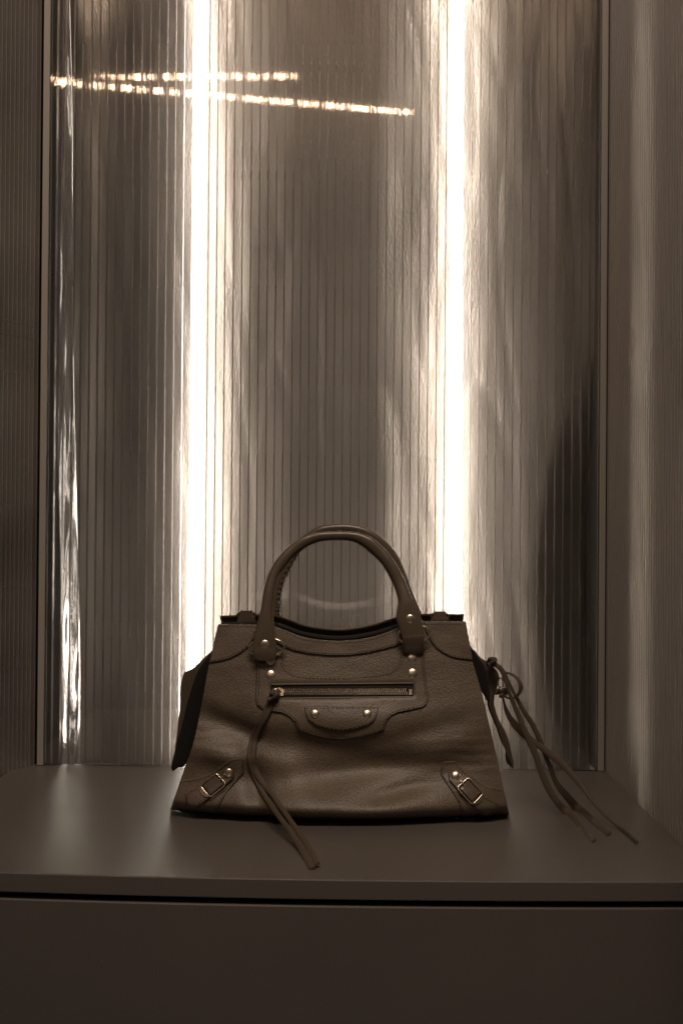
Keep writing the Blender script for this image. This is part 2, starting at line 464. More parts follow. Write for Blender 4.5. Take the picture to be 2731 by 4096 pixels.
# ------------------------------------------------------------------ the handbag
def uv_of(x, z):
    return 1398 + x * 3772, 3300 - z * 3772
def G(u, v, u0, v0, su, sv, ang=0):
    c, s = math.cos(R(ang)), math.sin(R(ang)); du, dv = u - u0, v - v0
    a = (du * c + dv * s) / su; b = (-du * s + dv * c) / sv
    return math.exp(-(a * a + b * b))
def F(x, z):
    """depth of the soft front face at x, z (smaller is nearer)"""
    u, v = uv_of(x, z)
    y = YBAG + .24 * z
    s = (u - 1365) / 670
    y += .030 * s * s * max(0, 1 - z / .20) - .008 * max(0, 1 - z / .2)
    # lower belly comes forward, hollow above it
    y -= 0.01615 * G(u, v, 1300, 3235, 520, 62)
    y += 0.01360 * G(u, v, 1450, 3095, 360, 60, -4)
    y += 0.00680 * G(u, v, 1250, 3010, 300, 60, 6)
    y -= 0.00850 * G(u, v, 1380, 2890, 330, 90)
    y -= 0.00550 * G(u, v, 1760, 3010, 150, 60, -18)
    y += 0.00680 * G(u, v, 1560, 3175, 170, 30, -12)
    y -= 0.00765 * G(u, v, 850, 3040, 130, 45, 8)
    y += 0.00850 * G(u, v, 900, 2935, 170, 45, 20)
    y += 0.00935 * G(u, v, 1010, 3160, 45, 150, -14)
    y -= 0.00510 * G(u, v, 1160, 3120, 70, 120, -30)
    y += 0.00200 * G(u, v, 1640, 2950, 200, 30, -16)
    y += .0014 * noise.noise(Vector((x * 14, z * 22, 1.3))) + .0006 * noise.noise(Vector((x * 40, z * 70, 4.3)))
    # fine cross wrinkles beside the lower corners
    y += .00045 * math.sin(v * .16 + 2.5 * noise.noise(Vector((x * 25, z * 12, 0)))) * (G(u, v, 830, 3000, 170, 60, 5) + G(u, v, 1850, 3040, 160, 90, -12))
    if z < .020: y += .030 * ((.020 - z) / .020) ** 2
    return y
def fp(u, v, off=0.0, k=6):
    y = YBAG + .02
    for _ in range(k):
        p = on_y(u, v, y); y = F(p.x, max(p.z, 0)) - off
    p = on_y(u, v, y)
    if p.z < .0008: p.z = .0008
    return p
def inside(p, poly):
    x, y = p; c = False; n = len(poly)
    for i in range(n):
        x1, y1 = poly[i]; x2, y2 = poly[i - 1]
        if (y1 > y) != (y2 > y) and x < (x2 - x1) * (y - y1) / (y2 - y1) + x1: c = not c
    return c
def resample(poly, step, closed=True):
    out = []; n = len(poly)
    for i in range(n if closed else n - 1):
        a, b = poly[i], poly[(i + 1) % n]
        L_ = math.dist(a, b); k = max(1, int(round(L_ / step)))
        for j in range(k):
            t = j / k; out.append((a[0] + (b[0] - a[0]) * t, a[1] + (b[1] - a[1]) * t))
    if not closed: out.append(tuple(poly[-1]))
    return out
def patch(name, poly, m, parent, t=.0014, step=12, proj=None, holes=(), back=.0012, lip=.45, smoothed=True, **kw):
    """a piece of leather cut to an outline in photo pixels and laid on a surface"""
    proj = proj or fp
    def inset(ring, d):
        n = len(ring); area_ = sum(ring[i - 1][0] * ring[i][1] - ring[i][0] * ring[i - 1][1] for i in range(n))
        sg = 1 if area_ > 0 else -1; out = []
        for i in range(n):
            ax, ay = ring[i - 1]; bx, by = ring[(i + 1) % n]
            tx, ty = bx - ax, by - ay; l = math.hypot(tx, ty) or 1
            out.append((ring[i][0] - ty / l * d * sg, ring[i][1] + tx / l * d * sg))
        return out
    outer = resample(poly, step); rings = [outer] + [resample(h, step) for h in holes]
    pts, edges, lvl = [], [], []
    for r, ring in enumerate(rings):
        o = len(pts); n = len(ring)
        pts += ring; lvl += [0] * n
        edges += [(o + i, o + (i + 1) % n) for i in range(n)]
    inner = inset(outer, 3.2 if r == 0 else 3.2)
    for p in inner:
        if inside(p, outer): pts.append(p); lvl.append(1)
    us = [p[0] for p in outer]; vs_ = [p[1] for p in outer]
    u = min(us) + step * .5; row = 0
    near = lambda q: min((q[0] - p[0]) ** 2 + (q[1] - p[1]) ** 2 for p in pts_b) < (step * .62) ** 2
    pts_b = [p for ring in rings for p in ring] + inner
    # coarse hash to make the nearness test fast
    hsh = {}
    for p in pts_b: hsh.setdefault((int(p[0] // step), int(p[1] // step)), []).append(p)
    def near(q):
        a, b = int(q[0] // step), int(q[1] // step)
        for i in (-1, 0, 1):
            for j in (-1, 0, 1):
                for p in hsh.get((a + i, b + j), ()):
                    if (q[0] - p[0]) ** 2 + (q[1] - p[1]) ** 2 < (step * .55) ** 2: return True
        return False
    v = min(vs_) + step * .5
    while v < max(vs_):
        u = min(us) + (step * .5 if row % 2 else step)
        while u < max(us):
            q = (u, v)
            if inside(q, outer) and not any(inside(q, h) for h in rings[1:]) and not near(q):
                pts.append(q); lvl.append(2)
            u += step
        v += step * .87; row += 1
    rv, re, rf, ov, oe, of = delaunay_2d_cdt([Vector(p) for p in pts], edges, [], 0, 0.01)
    lv = [lvl[o[0]] if o else 2 for o in ov]
    ring0 = [any(i < sum(len(r) for r in rings) for i in o) for o in ov]
    V = [proj(p.x, p.y, t * lip if ring0[i] else t) for i, p in enumerate(rv)]
    Fc = []
    for f in rf:
        c = (sum(rv[i].x for i in f) / len(f), sum(rv[i].y for i in f) / len(f))
        if inside(c, outer) and not any(inside(c, h) for h in rings[1:]): Fc.append(tuple(f))
    # rim down to the surface below
    cnt = {}
    for f in Fc:
        for i in range(len(f)):
            e = (f[i], f[(i + 1) % len(f)]); k_ = tuple(sorted(e)); cnt.setdefault(k_, []).append(e)
    low = {}
    for k_, es in list(cnt.items()):
        if len(es) == 1:
            a, b = es[0]
            for q in (a, b):
                if q not in low:
                    low[q] = len(V); V.append(proj(rv[q].x, rv[q].y, -back))
            Fc.append((b, a, low[a], low[b]))
    o = obj(name, V, Fc, m, parent, auto=48, **kw)
    if m is not M_NEAR_BLACK and m is not M_ZIP and t > 0:
        o.data.materials.append(M_EDGE); nb = len(rv)
        for f in o.data.polygons:
            if any(i >= nb for i in f.vertices): f.material_index = 1
    return o

def shift(line, d):
    """a line offset sideways by d photo pixels"""
    out = []; n = len(line)
    for i, p in enumerate(line):
        a = line[max(i - 1, 0)]; b = line[min(i + 1, n - 1)]
        tx, ty = b[0] - a[0], b[1] - a[1]; l = math.hypot(tx, ty) or 1
        out.append((p[0] - ty / l * d, p[1] + tx / l * d))
    return out
def stitches(name, lines, parent, off, proj=None, pitch=10.5, r=.00048):
    proj = proj or fp; parts = []
    for ln in lines:
        pts = resample(smooth_path(ln, 6), pitch, closed=False)
        acc = [pts[0]]
        for p in pts[1:]:
            if math.dist(p, acc[-1]) >= pitch * .9: acc.append(p)
        for a, b in zip(acc, acc[1:]):
            q = (a[0] + (b[0] - a[0]) * .64, a[1] + (b[1] - a[1]) * .64)
            v, f = cyl_between(proj(*a, off), proj(*q, off), r, 5); parts.append((v, f))
    v, f = join(parts)
    return obj(name, v, f, M_THREAD, parent, kind='stuff')

bag = thing('handbag', (0.0, 1.40, 0), 'taupe brown grained leather handbag with round handles and brass studs, standing on the plinth', 'handbag')

LE = [(686, 3280), (680, 3262), (686, 3225), (709, 3160), (737, 3075), (770, 2987), (795, 2880), (813, 2787), (830, 2690), (844, 2622), (858, 2560), (872, 2500)]
TOP = [(874, 2497), (960, 2498), (1060, 2499), (1116, 2511), (1160, 2528), (1204, 2545), (1250, 2555), (1292, 2560), (1359, 2563), (1440, 2557), (1507, 2543), (1550, 2527), (1589, 2511), (1640, 2495), (1689, 2487), (1780, 2486), (1861, 2487)]
RE = [(1863, 2500), (1875, 2560), (1887, 2637), (1905, 2700), (1929, 2784), (1956, 2900), (1974, 2975), (1994, 3069), (2012, 3153), (2033, 3244), (2036, 3280), (2033, 3296)]
BOT = [(2020, 3303), (1990, 3307), (1850, 3312), (1600, 3318), (1334, 3318), (1100, 3313), (857, 3303), (740, 3292), (700, 3288)]
front_poly = smooth_path(LE, 3) + TOP + smooth_path(RE, 3) + BOT
fr = patch('front_panel', front_poly, M_LEATHER, bag, t=.0, step=11, lip=0, back=.003)

# rear half: a matching panel further back, and the base between
def rear_y(z): return YBAG + .155 - .20 * z
def px_of(u, v, y0, y1):                       # same x, z as a point of the front outline
    p = fp(u, v); return Vector((p.x * .985, y1, p.z))
V, Fc = [], []
cols = resample(TOP, 26, closed=False)
for i, q in enumerate(cols):
    p = fp(*q); t = i / (len(cols) - 1)
    xb = fp(700, 3270).x * (1 - t) + fp(2020, 3270).x * t
    for j in range(9):
        k = j / 8; x = p.x * .97 * k + xb * .97 * (1 - k); z = .004 + (p.z * .975 - .004) * k
        for dy in (0, .003): V.append((x, rear_y(z) + dy, z))
for i in range(len(cols) - 1):
    for j in range(8):
        a = i * 18 + j * 2; c = a + 18
        Fc += [(a, c, c + 2, a + 2), (a + 1, a + 3, c + 3, c + 1)]
    a = i * 18 + 16; Fc.append((a, a + 18, a + 19, a + 1))
obj('rear_panel', V, Fc, M_LEATHER, bag)
box('base', fp(716, 3280).x, fp(2002, 3285).x, YBAG + .056, rear_y(0) - .004, .0006, .004, M_NEAR_BLACK, bag)

# soft gusset folds
def flat(y0, slope=0.0, bulge=0.0):
    def pr(u, v, off=0):
        p = on_y(u, v, y0); y = y0 + slope * (p.z - .1)
        return on_y(u, v, y - off)
    return pr
wing_l = smooth_path([(856, 2596), (813, 2634), (778, 2668), (763, 2677), (739, 2690), (730, 2708), (725, 2732), (721, 2774), (722, 2806), (720, 2836), (713, 2885), (707, 2947), (700, 2990)], 3) + [(716, 3000), (860, 2760), (872, 2640)]
gl = patch('gusset', wing_l, M_LEATHER, bag, t=.001, step=12, proj=flat(YBAG + .095, -.15), back=.002, label='left gusset folded outwards')
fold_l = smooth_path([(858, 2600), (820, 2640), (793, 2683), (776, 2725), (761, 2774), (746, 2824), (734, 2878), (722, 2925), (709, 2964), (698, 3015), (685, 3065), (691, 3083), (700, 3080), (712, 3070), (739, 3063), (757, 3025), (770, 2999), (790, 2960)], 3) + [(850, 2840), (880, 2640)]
patch('gusset_fold', fold_l, M_NEAR_BLACK, gl, t=.001, step=12, proj=flat(YBAG + .070, -.1), back=.002)
wing_r = smooth_path([(1870, 2570), (1882, 2589), (1900, 2606), (1917, 2627), (1944, 2647), (1966, 2666), (1984, 2679), (1993, 2697), (1995, 2715), (1990, 2735), (1984, 2752), (1978, 2772), (1975, 2794), (1975, 2816), (1982, 2845), (1995, 2881), (2015, 2918), (2028, 2947), (2037, 2976), (2043, 3004), (2050, 3035), (2053, 3055), (2051, 3073), (2045, 3073), (2041, 3064), (2024, 3049), (2020, 3024), (2019, 2998), (2004, 2969), (1993, 2940), (1984, 2911), (1978, 2894), (1966, 2863), (1955, 2832), (1950, 2807), (1935, 2781), (1905, 2735)], 3) + [(1880, 2700), (1860, 2600)]
gr = patch('gusset', wing_r, M_LEATHER, bag, t=.001, step=9, proj=flat(YBAG + .095, -.15), back=.002, label='right gusset folded outwards, twisted to a point')
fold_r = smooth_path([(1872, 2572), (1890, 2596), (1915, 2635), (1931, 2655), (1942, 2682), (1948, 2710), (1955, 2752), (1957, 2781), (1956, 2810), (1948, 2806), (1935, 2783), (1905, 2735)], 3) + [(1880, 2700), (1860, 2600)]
patch('gusset_fold', fold_r, M_NEAR_BLACK, gr, t=.001, step=9, proj=flat(YBAG + .070, -.1), back=.002)
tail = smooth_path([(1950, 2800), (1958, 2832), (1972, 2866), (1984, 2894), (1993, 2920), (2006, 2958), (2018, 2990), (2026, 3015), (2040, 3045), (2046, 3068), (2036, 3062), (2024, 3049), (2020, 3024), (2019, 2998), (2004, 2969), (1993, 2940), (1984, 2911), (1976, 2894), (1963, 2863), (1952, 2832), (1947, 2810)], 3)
patch('gusset_fold', tail, M_NEAR_BLACK, gr, t=.001, step=7, proj=flat(YBAG + .086, -.15), back=.002)

# leather cut pieces on the front
corner_l = [(874, 2496), (960, 2497), (1045, 2498)] + [(1030, 2506), (1025, 2531), (1015, 2555), (1001, 2581), (980, 2600), (955, 2617), (920, 2634), (886, 2644), (860, 2648), (837, 2650)] + [(844, 2622), (858, 2560)]
cl = patch('corner_patch', corner_l, M_TRIM, bag, t=.0026, step=11)
stitches('stitching', [[(872, 2506), (960, 2507), (1030, 2508)], shift([(1025, 2531), (1001, 2581), (955, 2617), (886, 2644), (841, 2650)], 8)], cl, .0026)
corner_r = [(1692, 2486), (1780, 2485), (1862, 2486), (1875, 2560), (1890, 2640), (1864, 2638), (1831, 2634), (1798, 2626), (1772, 2613), (1744, 2593), (1725, 2569), (1712, 2545), (1700, 2520)]
cr = patch('corner_patch', corner_r, M_TRIM, bag, t=.0026, step=11)
stitches('stitching', [[(1700, 2497), (1780, 2496), (1858, 2497)], shift([(1712, 2545), (1744, 2593), (1798, 2626), (1886, 2640)], -8)], cr, .0026)
band_low = [(1607, 2576), (1575, 2586), (1543, 2595), (1471, 2612), (1400, 2622), (1321, 2623), (1233, 2615), (1175, 2603), (1128, 2584)]
band = [(1090, 2500), (1118, 2512)] + TOP[4:13] + [(1606, 2506)] + band_low + [(1092, 2560)]
tb = patch('top_band', band, M_TRIM, bag, t=.0028, step=10)
stitches('stitching', [[(q[0], q[1] + 9) for q in TOP[3:13]], shift(band_low, 8)], tb, .0028)

zip_hole = [(1083, 2742), (1090, 2739), (1650, 2735), (1653, 2740), (1653, 2786), (1084, 2794)]
pk_u = [(1606, 2556), (1605, 2601), (1603, 2630), (1593, 2658), (1568, 2680), (1525, 2694), (1460, 2702), (1400, 2706), (1292, 2707), (1204, 2703), (1169, 2691), (1140, 2667), (1129, 2644), (1127, 2597)]
pk_low = [(1021, 2795), (1026, 2818), (1048, 2836), (1092, 2846), (1128, 2852), (1157, 2867), (1177, 2887), (1186, 2912), (1192, 2924), (1238, 2942), (1293, 2956), (1372, 2963), (1444, 2950), (1496, 2936), (1536, 2920), (1539, 2901), (1548, 2880), (1565, 2863), (1589, 2851), (1640, 2841), (1690, 2829), (1707, 2816), (1714, 2794)]
pk = patch('pocket_panel', pk_u + [(1040, 2590), (1030, 2614), (1026, 2700)] + pk_low + [(1710, 2766), (1702, 2701), (1695, 2648), (1695, 2560)], M_TRIM, bag, t=.0030, step=11, holes=[zip_hole])
stitches('stitching', [shift(pk_low, -9), [(1702, 2780), (1693, 2701), (1686, 2640), (1685, 2570)], [(1034, 2780), (1036, 2700), (1040, 2640)],
                       [(1616, 2600), (1613, 2634), (1600, 2665), (1570, 2689), (1525, 2703), (1400, 2714), (1292, 2715), (1204, 2711), (1163, 2699), (1132, 2674), (1120, 2644)]], pk, .0030)
# recessed zip
zt = patch('zip_tape', [(1080, 2737), (1656, 2731), (1656, 2790), (1080, 2798)], M_NEAR_BLACK, bag, t=.0004, step=14)
for side in (0, 1):
    rim = [(1086, 2738), (1650, 2733)] if side == 0 else [(1086, 2795), (1652, 2788)]
    v, f = tube([fp(*q, .0013) for q in resample(rim, 20, closed=False)], .0011, 8)
    obj('zip_piping', v, f, M_TRIM, zt)
parts = []
for i in range(56):
    u = 1140 + i * 8.75
    for s in (-1, 1):
        uu = u + (4.4 if s > 0 else 0)
        vc = 2767 + s * 6
        a = fp(uu, vc - 6.4, .0016); b = fp(uu, vc + 6.4, .0016)
        parts.append(cyl_between(a, b, .00062, 6))
v, f = join(parts); obj('zip_teeth', v, f, M_ZIP, zt, kind='stuff')
def solid_poly(name, poly, proj, off, th, m, parent, **kw):
    return patch(name, poly, m, parent, t=off, step=8, proj=proj, back=th - off, **kw)
solid_poly('zip_stop', [(1632, 2754), (1650, 2754), (1650, 2782), (1632, 2782)], fp, .0026, .003, M_ZIP, zt)
sl = solid_poly('zip_slider', [(1097, 2750), (1118, 2747), (1136, 2754), (1139, 2768), (1135, 2784), (1115, 2788), (1097, 2784), (1092, 2768)], fp, .0042, .004, M_ZIP, zt, lip=.6)
v, f = tube([fp(*q, o) for q, o in (((1122, 2766), .005), ((1110, 2756), .008), ((1096, 2758), .009), ((1084, 2770), .008), ((1080, 2784), .006), ((1092, 2790), .005), ((1108, 2780), .005))], .0011, 8)
obj('zip_pull', v, f, M_ZIP, zt)

plate_low = [(1513, 2828), (1511, 2848), (1506, 2865), (1496, 2884), (1472, 2901), (1424, 2916), (1369, 2925), (1313, 2918), (1265, 2904), (1231, 2880), (1221, 2856), (1217, 2825)]
fpo = lambda u, v, off=0: fp(u, v, .0028 + off)
plt = patch('name_plate', plate_low, M_TRIM, bag, t=.0030, step=10, proj=fpo)
stitches('stitching', [shift(plate_low[1:-1], 8), [(1225, 2833), (1370, 2834), (1505, 2835)]], plt, .0030, proj=fpo)

# domed studs
def stud(u, v, rpx, parent, off=.002, proj=None, h=.50, name='stud'):
    proj = proj or fp
    c = proj(u, v, off); e = (proj(u + 6, v, off) - proj(u - 6, v, off)).normalized(); g = (proj(u, v - 6, off) - proj(u, v + 6, off)).normalized()
    nrm = e.cross(g).normalized()
    if nrm.y > 0: nrm = -nrm
    r = rpx / FPX * c.y; n = 24; m_ = 8; V = []; Fc = []
    V.append(c + nrm * r * h)
    for i in range(1, m_ + 1):
        a = i / m_ * math.pi / 2
        for j in range(n):
            w = 2 * math.pi * j / n
            V.append(c + (e * math.cos(w) + g * math.sin(w)) * r * math.sin(a) + nrm * r * h * math.cos(a))
    for j in range(n):
        w = 2 * math.pi * j / n; V.append(c + (e * math.cos(w) + g * math.sin(w)) * r - nrm * .0015)
    for j in range(n): Fc.append((0, 1 + j, 1 + (j + 1) % n))
    for i in range(m_):
        for j in range(n):
            a = 1 + i * n + j; b = 1 + i * n + (j + 1) % n; Fc.append((a, a + n, b + n, b))
    return obj(name, V, Fc, M_BRASS, parent, auto=80)
stud(1258, 2853, 19, plt, .0030, fpo); stud(1468, 2853, 19, plt, .0030, fpo)
for q in ((1082, 2640), (1082.5, 2698), (1648, 2630), (1649, 2692)): stud(*q, 19.5, pk, .0030, h=.34)

# bottom corner patches with small buckled straps
pa_top_l = [(722, 3122), (738, 3119), (770, 3115), (811, 3105), (857, 3084), (889, 3060), (921, 3037), (962, 3031), (976, 3036)]
pa_r_l = [(977, 3060), (976, 3093), (946, 3125), (913, 3162), (889, 3199), (868, 3240), (852, 3303)]
bl = patch('corner_patch', pa_top_l + pa_r_l + [(720, 3289), (684, 3284), (679, 3264), (686, 3225), (709, 3160)], M_TRIM, bag, t=.0024, step=11)
stitches('stitching', [shift(pa_top_l[:-1], 8), shift([(976, 3040)] + pa_r_l, 8)], bl, .0024)
pa_l_r = [(1858, 3312), (1857, 3282), (1845, 3244), (1834, 3210), (1811, 3170), (1782, 3130), (1760, 3095), (1764, 3061)]
pa_t_r = [(1771, 3047), (1819, 3043), (1834, 3061), (1868, 3089), (1897, 3112), (1923, 3130), (1951, 3144), (1994, 3154), (2012, 3156)]
br = patch('corner_patch', pa_l_r + pa_t_r + [(2033, 3244), (2036, 3280), (2033, 3296), (1990, 3303)], M_TRIM, bag, t=.0024, step=11)
stitches('stitching', [shift(pa_l_r, 8), shift(pa_t_r, 8)], br, .0024)
fp2 = lambda u, v, off=0: fp(u, v, .0024 + off)
st_l = [(882, 3083), (905, 3066), (930, 3078), (938, 3101), (930, 3117), (880, 3160), (823, 3203), (782, 3236), (750, 3232), (741, 3176), (794, 3146), (840, 3110)]
sl_ = patch('buckle_strap', st_l, M_TRIM, bl, t=.0042, step=9, proj=fp2)
st_r = [(1800, 3078), (1820, 3070), (1846, 3082), (1880, 3118), (1935, 3180), (1986, 3210), (1984, 3244), (1952, 3271), (1931, 3268), (1895, 3225), (1840, 3172), (1796, 3120), (1792, 3095)]
sr_ = patch('buckle_strap', st_r, M_TRIM, br, t=.0042, step=9, proj=fp2)
stitches('stitching', [shift([st_l[i] for i in (5, 6, 7, 8, 9, 10)], 8)], sl_, .0042, proj=fp2)
stitches('stitching', [shift([st_r[i] for i in (3, 4, 5, 6, 7, 8, 9)], 8)], sr_, .0042, proj=fp2)
def buckle(cor, parent, bar_a, bar_b, prong, lift=.0084):
    """cor: four frame corners in order; the side from cor[bar_a] to cor[bar_b] carries the wide plate"""
    pts = []
    for i in range(4):
        p = Vector(cor[i]); a = Vector(cor[i - 1]); b = Vector(cor[(i + 1) % 4])
        da = (a - p).normalized() * 13; db = (b - p).normalized() * 13
        for t in (0, .25, .5, .75, 1):
            q = (p + da) * (1 - t) ** 2 + p * 2 * t * (1 - t) + (p + db) * t * t; pts.append(tuple(q))
    ring = [fp(q[0], q[1], lift) for q in pts]
    v, f = tube(ring, .00075, 8, closed=True); obj('buckle', v, f, M_RING, parent)
    A, B = Vector(cor[bar_a]), Vector(cor[bar_b]); ctr = sum((Vector(c) for c in cor), Vector((0, 0))) / 4
    out = ((A + B) / 2 - ctr).normalized()
    arc = [tuple(A + (B - A) * t + out * 20 * (math.sin(t * math.pi) ** .6)) for t in (0.06, .2, .35, .5, .65, .8, .94)]
    poly = [tuple(A + (B - A) * .06 - out * 2), *arc, tuple(A + (B - A) * .94 - out * 2)]
    solid_poly('buckle_plate', poly, fp, lift - .0002, .003, M_ZIP, parent)
    inner = [tuple(ctr + (Vector(c) - ctr) * .80) for c in cor]
    patch('buckle_tongue', inner, M_STRAP, parent, t=.0022, step=9, proj=lambda u, v, off=0: fp(u, v, .0068 + off))
    a, b = prong
    v, f = tube([fp(*a, lift + .001), fp((a[0] + b[0]) / 2, (a[1] + b[1]) / 2, lift + .0016), fp(*b, lift)], .0008, 8); obj('buckle_prong', v, f, M_RING, parent)
buckle([(864, 3091), (905, 3137), (840, 3190), (801, 3143)], sl_, 2, 3, ((891, 3104), (878, 3120)))
buckle([(1872, 3109), (1932, 3174), (1889, 3219), (1826, 3152)], sr_, 1, 2, ((1841, 3124), (1858, 3141)))
stud(913, 3091, 19.5, sl_, .0066); stud(1821, 3101, 19.5, sr_, .0066)

# top closure behind the front edge, with its end tabs
cl_path = smooth_path([(886, 2484), (960, 2481), (1037, 2478), (1100, 2482), (1150, 2497), (1204, 2517), (1270, 2530), (1351, 2537), (1420, 2532), (1507, 2515), (1586, 2490), (1640, 2479), (1700, 2476), (1780, 2476), (1851, 2477)], 4)
YCL = YBAG + .085
rows = []
for u, v in cl_path:
    rows.append((on_y(u, v - 7, YCL), on_y(u, v + 7, YCL - .002), .013))
v, f = sweep_pairs(rows, 16, .6); tc_ = obj('top_closure', v, f, M_STRAP, bag)
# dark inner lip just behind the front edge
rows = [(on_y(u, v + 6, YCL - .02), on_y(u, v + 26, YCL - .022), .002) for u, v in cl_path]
v, f = sweep_pairs(rows, 10, .7); obj('inner_lip', v, f, M_NEAR_BLACK, bag)
for u0, dv, m_ in ((986, 0, M_STRAP), (1758, 4, M_TRIM)):
    pr = flat(YCL - .016)
    o = patch('closure_tab', [(u0 - 25, 2441 + dv), (u0 + 25, 2441 + dv), (u0 + 25, 2458 + dv), (u0 + 36, 2474 + dv), (u0 + 38, 2490 + dv), (u0 - 38, 2492 + dv), (u0 - 36, 2474 + dv), (u0 - 25, 2458 + dv)], m_, bag, t=.002, step=8, proj=pr, back=.004)
    ring = [on_y(u0 - 33, 2466 + dv, YCL - .013), on_y(u0 - 36, 2460 + dv, YCL - .013), on_y(u0 - 31, 2454 + dv, YCL - .013), on_y(u0 - 20, 2453 + dv, YCL - .013), on_y(u0 + 20, 2453 + dv, YCL - .013), on_y(u0 + 31, 2454 + dv, YCL - .013), on_y(u0 + 36, 2460 + dv, YCL - .013), on_y(u0 + 33, 2468 + dv, YCL - .013)]
    v, f = tube(ring, .0016, 8); obj('closure_ring', v, f, M_EDGE, o)

# handles
def hrow(a, b, y, d, dyb=0): return (on_y(*a, y), on_y(*b, y + dyb), d)
yt = YBAG + .24 * .19 - .012
NH = [((1028, 2642), (1094, 2642), yt - .003, .0018), ((1016, 2634), (1103, 2634), yt - .003, .0022), ((1011, 2612), (1105, 2612), yt - .003, .0026), ((1010, 2588), (1104, 2590), yt - .002, .0028), ((1014, 2560), (1101, 2560), yt - .001, .0032), ((1022, 2521), (1096, 2521), yt + .001, .0040),
      ((1034, 2468), (1092, 2468), yt + .004, .0052), ((1044, 2433), (1091, 2433), yt + .006, .0058), ((1052, 2375), (1098, 2375), yt + .009, .0060), ((1065.5, 2318), (1112, 2311), yt + .013, .0060),
      ((1093, 2256), (1131.5, 2277), yt + .016, .0060), ((1124, 2215), (1165, 2234), yt + .018, .0058), ((1158, 2181.5), (1191, 2210), yt + .020, .0058), ((1201, 2150), (1225, 2186), yt + .021, .0058),
      ((1244, 2134), (1261, 2169), yt + .022, .0058), ((1287, 2125.6), (1297, 2161), yt + .022, .0058), ((1356, 2123), (1356, 2158), yt + .023, .0058), ((1411, 2125), (1402, 2161), yt + .022, .0058),
      ((1454, 2134), (1438, 2175), yt + .022, .0058), ((1493, 2153), (1471, 2199), yt + .021, .0058), ((1531, 2186), (1502, 2228), yt + .020, .0058), ((1564, 2225), (1531, 2260), yt + .018, .0060),
      ((1593, 2268), (1555, 2299), yt + .016, .0060), ((1617, 2318), (1574, 2337), yt + .014, .0060), ((1636, 2361), (1588, 2378), yt + .011, .0060), ((1651, 2399), (1594, 2411), yt + .008, .0056),
      ((1666, 2426), (1591, 2430), yt + .006, .0048), ((1680, 2459), (1586, 2461), yt + .004, .0038), ((1687, 2478), (1585, 2482), yt + .003, .0032), ((1692, 2500), (1593, 2502), yt + .002, .0028), ((1696, 2534), (1602, 2536), yt + .001, .0024), ((1694, 2547), (1610, 2550), yt, .0018)]
flatrows = [(*a, *b, y, d) for a, b, y, d in NH]
sm = smooth_path(flatrows, 4)
v, f = sweep_pairs([hrow((r[0], r[1]), (r[2], r[3]), r[4], r[5]) for r in sm], 20, .85)
nh = obj('handle', v, f, M_STRAP, bag, label='front handle')
# raised seam along the inner edge of the front handle
seam = [on_y(r[2] - (1.5 if i < len(sm) / 2 else -1.5) * 0, r[3], r[4] - .001) for i, r in enumerate(sm[12:-14])]
v, f = tube(seam, .0009, 6); obj('edge_seam', v, f, M_TRIM, nh)
yf = YBAG + .118
FH = [(205, 1010, 46), (204, 880, 46), (203, 800, 46), (207, 740, 46), (220, 650, 45), (248, 560, 45), (288, 470, 44), (338, 380, 42), (400, 292, 40), (480, 215, 38), (590, 148, 36), (750, 128, 35), (870, 136, 36), (980, 170, 38), (1080, 240, 40), (1160, 325, 42), (1220, 420, 43), (1268, 540, 44), (1310, 660, 44), (1345, 760, 48), (1375, 840, 54), (1385, 900, 58), (1390, 1000, 58)]
FHs = smooth_path([(1000 + a / 2.0907, 2050 + b / 2.0907, c / 2.0907) for a, b, c in FH], 4)
rows = []
for i, (a, b, c) in enumerate(FHs):
    p, q = FHs[max(i - 1, 0)], FHs[min(i + 1, len(FHs) - 1)]
    tx, ty = q[0] - p[0], q[1] - p[1]; l = math.hypot(tx, ty); nx_, ny_ = -ty / l * c, tx / l * c
    rows.append((on_y(a - nx_, b - ny_, yf), on_y(a + nx_, b + ny_, yf), .0058))
v, f = sweep_pairs(rows, 18, .85); fh = obj('handle', v, f, M_STRAP, bag, label='rear handle, whip laced along its inner side')
# whip lacing on the rear handle
parts = []
for i in range(6, len(FHs) - 10, 2):
    a, b, c = FHs[i]; p, q = FHs[i - 1], FHs[i + 1]
    tx, ty = q[0] - p[0], q[1] - p[1]; l = math.hypot(tx, ty); tx /= l; ty /= l
    nx_, ny_ = -ty, tx                          # towards the inside is decided by the handle's centre
    if (1340 - a) * nx_ + (2420 - b) * ny_ < 0: nx_, ny_ = -nx_, -ny_
    pts = [on_y(a + nx_ * c * k1 + tx * k2 * 7, b + ny_ * c * k1 + ty * k2 * 7, yf - dy) for k1, k2, dy in ((.35, -1, .0062), (.75, -.3, .0052), (1.06, .5, .001), (.8, 1, -.004))]
    parts.append(tube(pts, .0009, 6))
v, f = join(parts); obj('whip_lacing', v, f, M_TRIM, fh, kind='stuff')

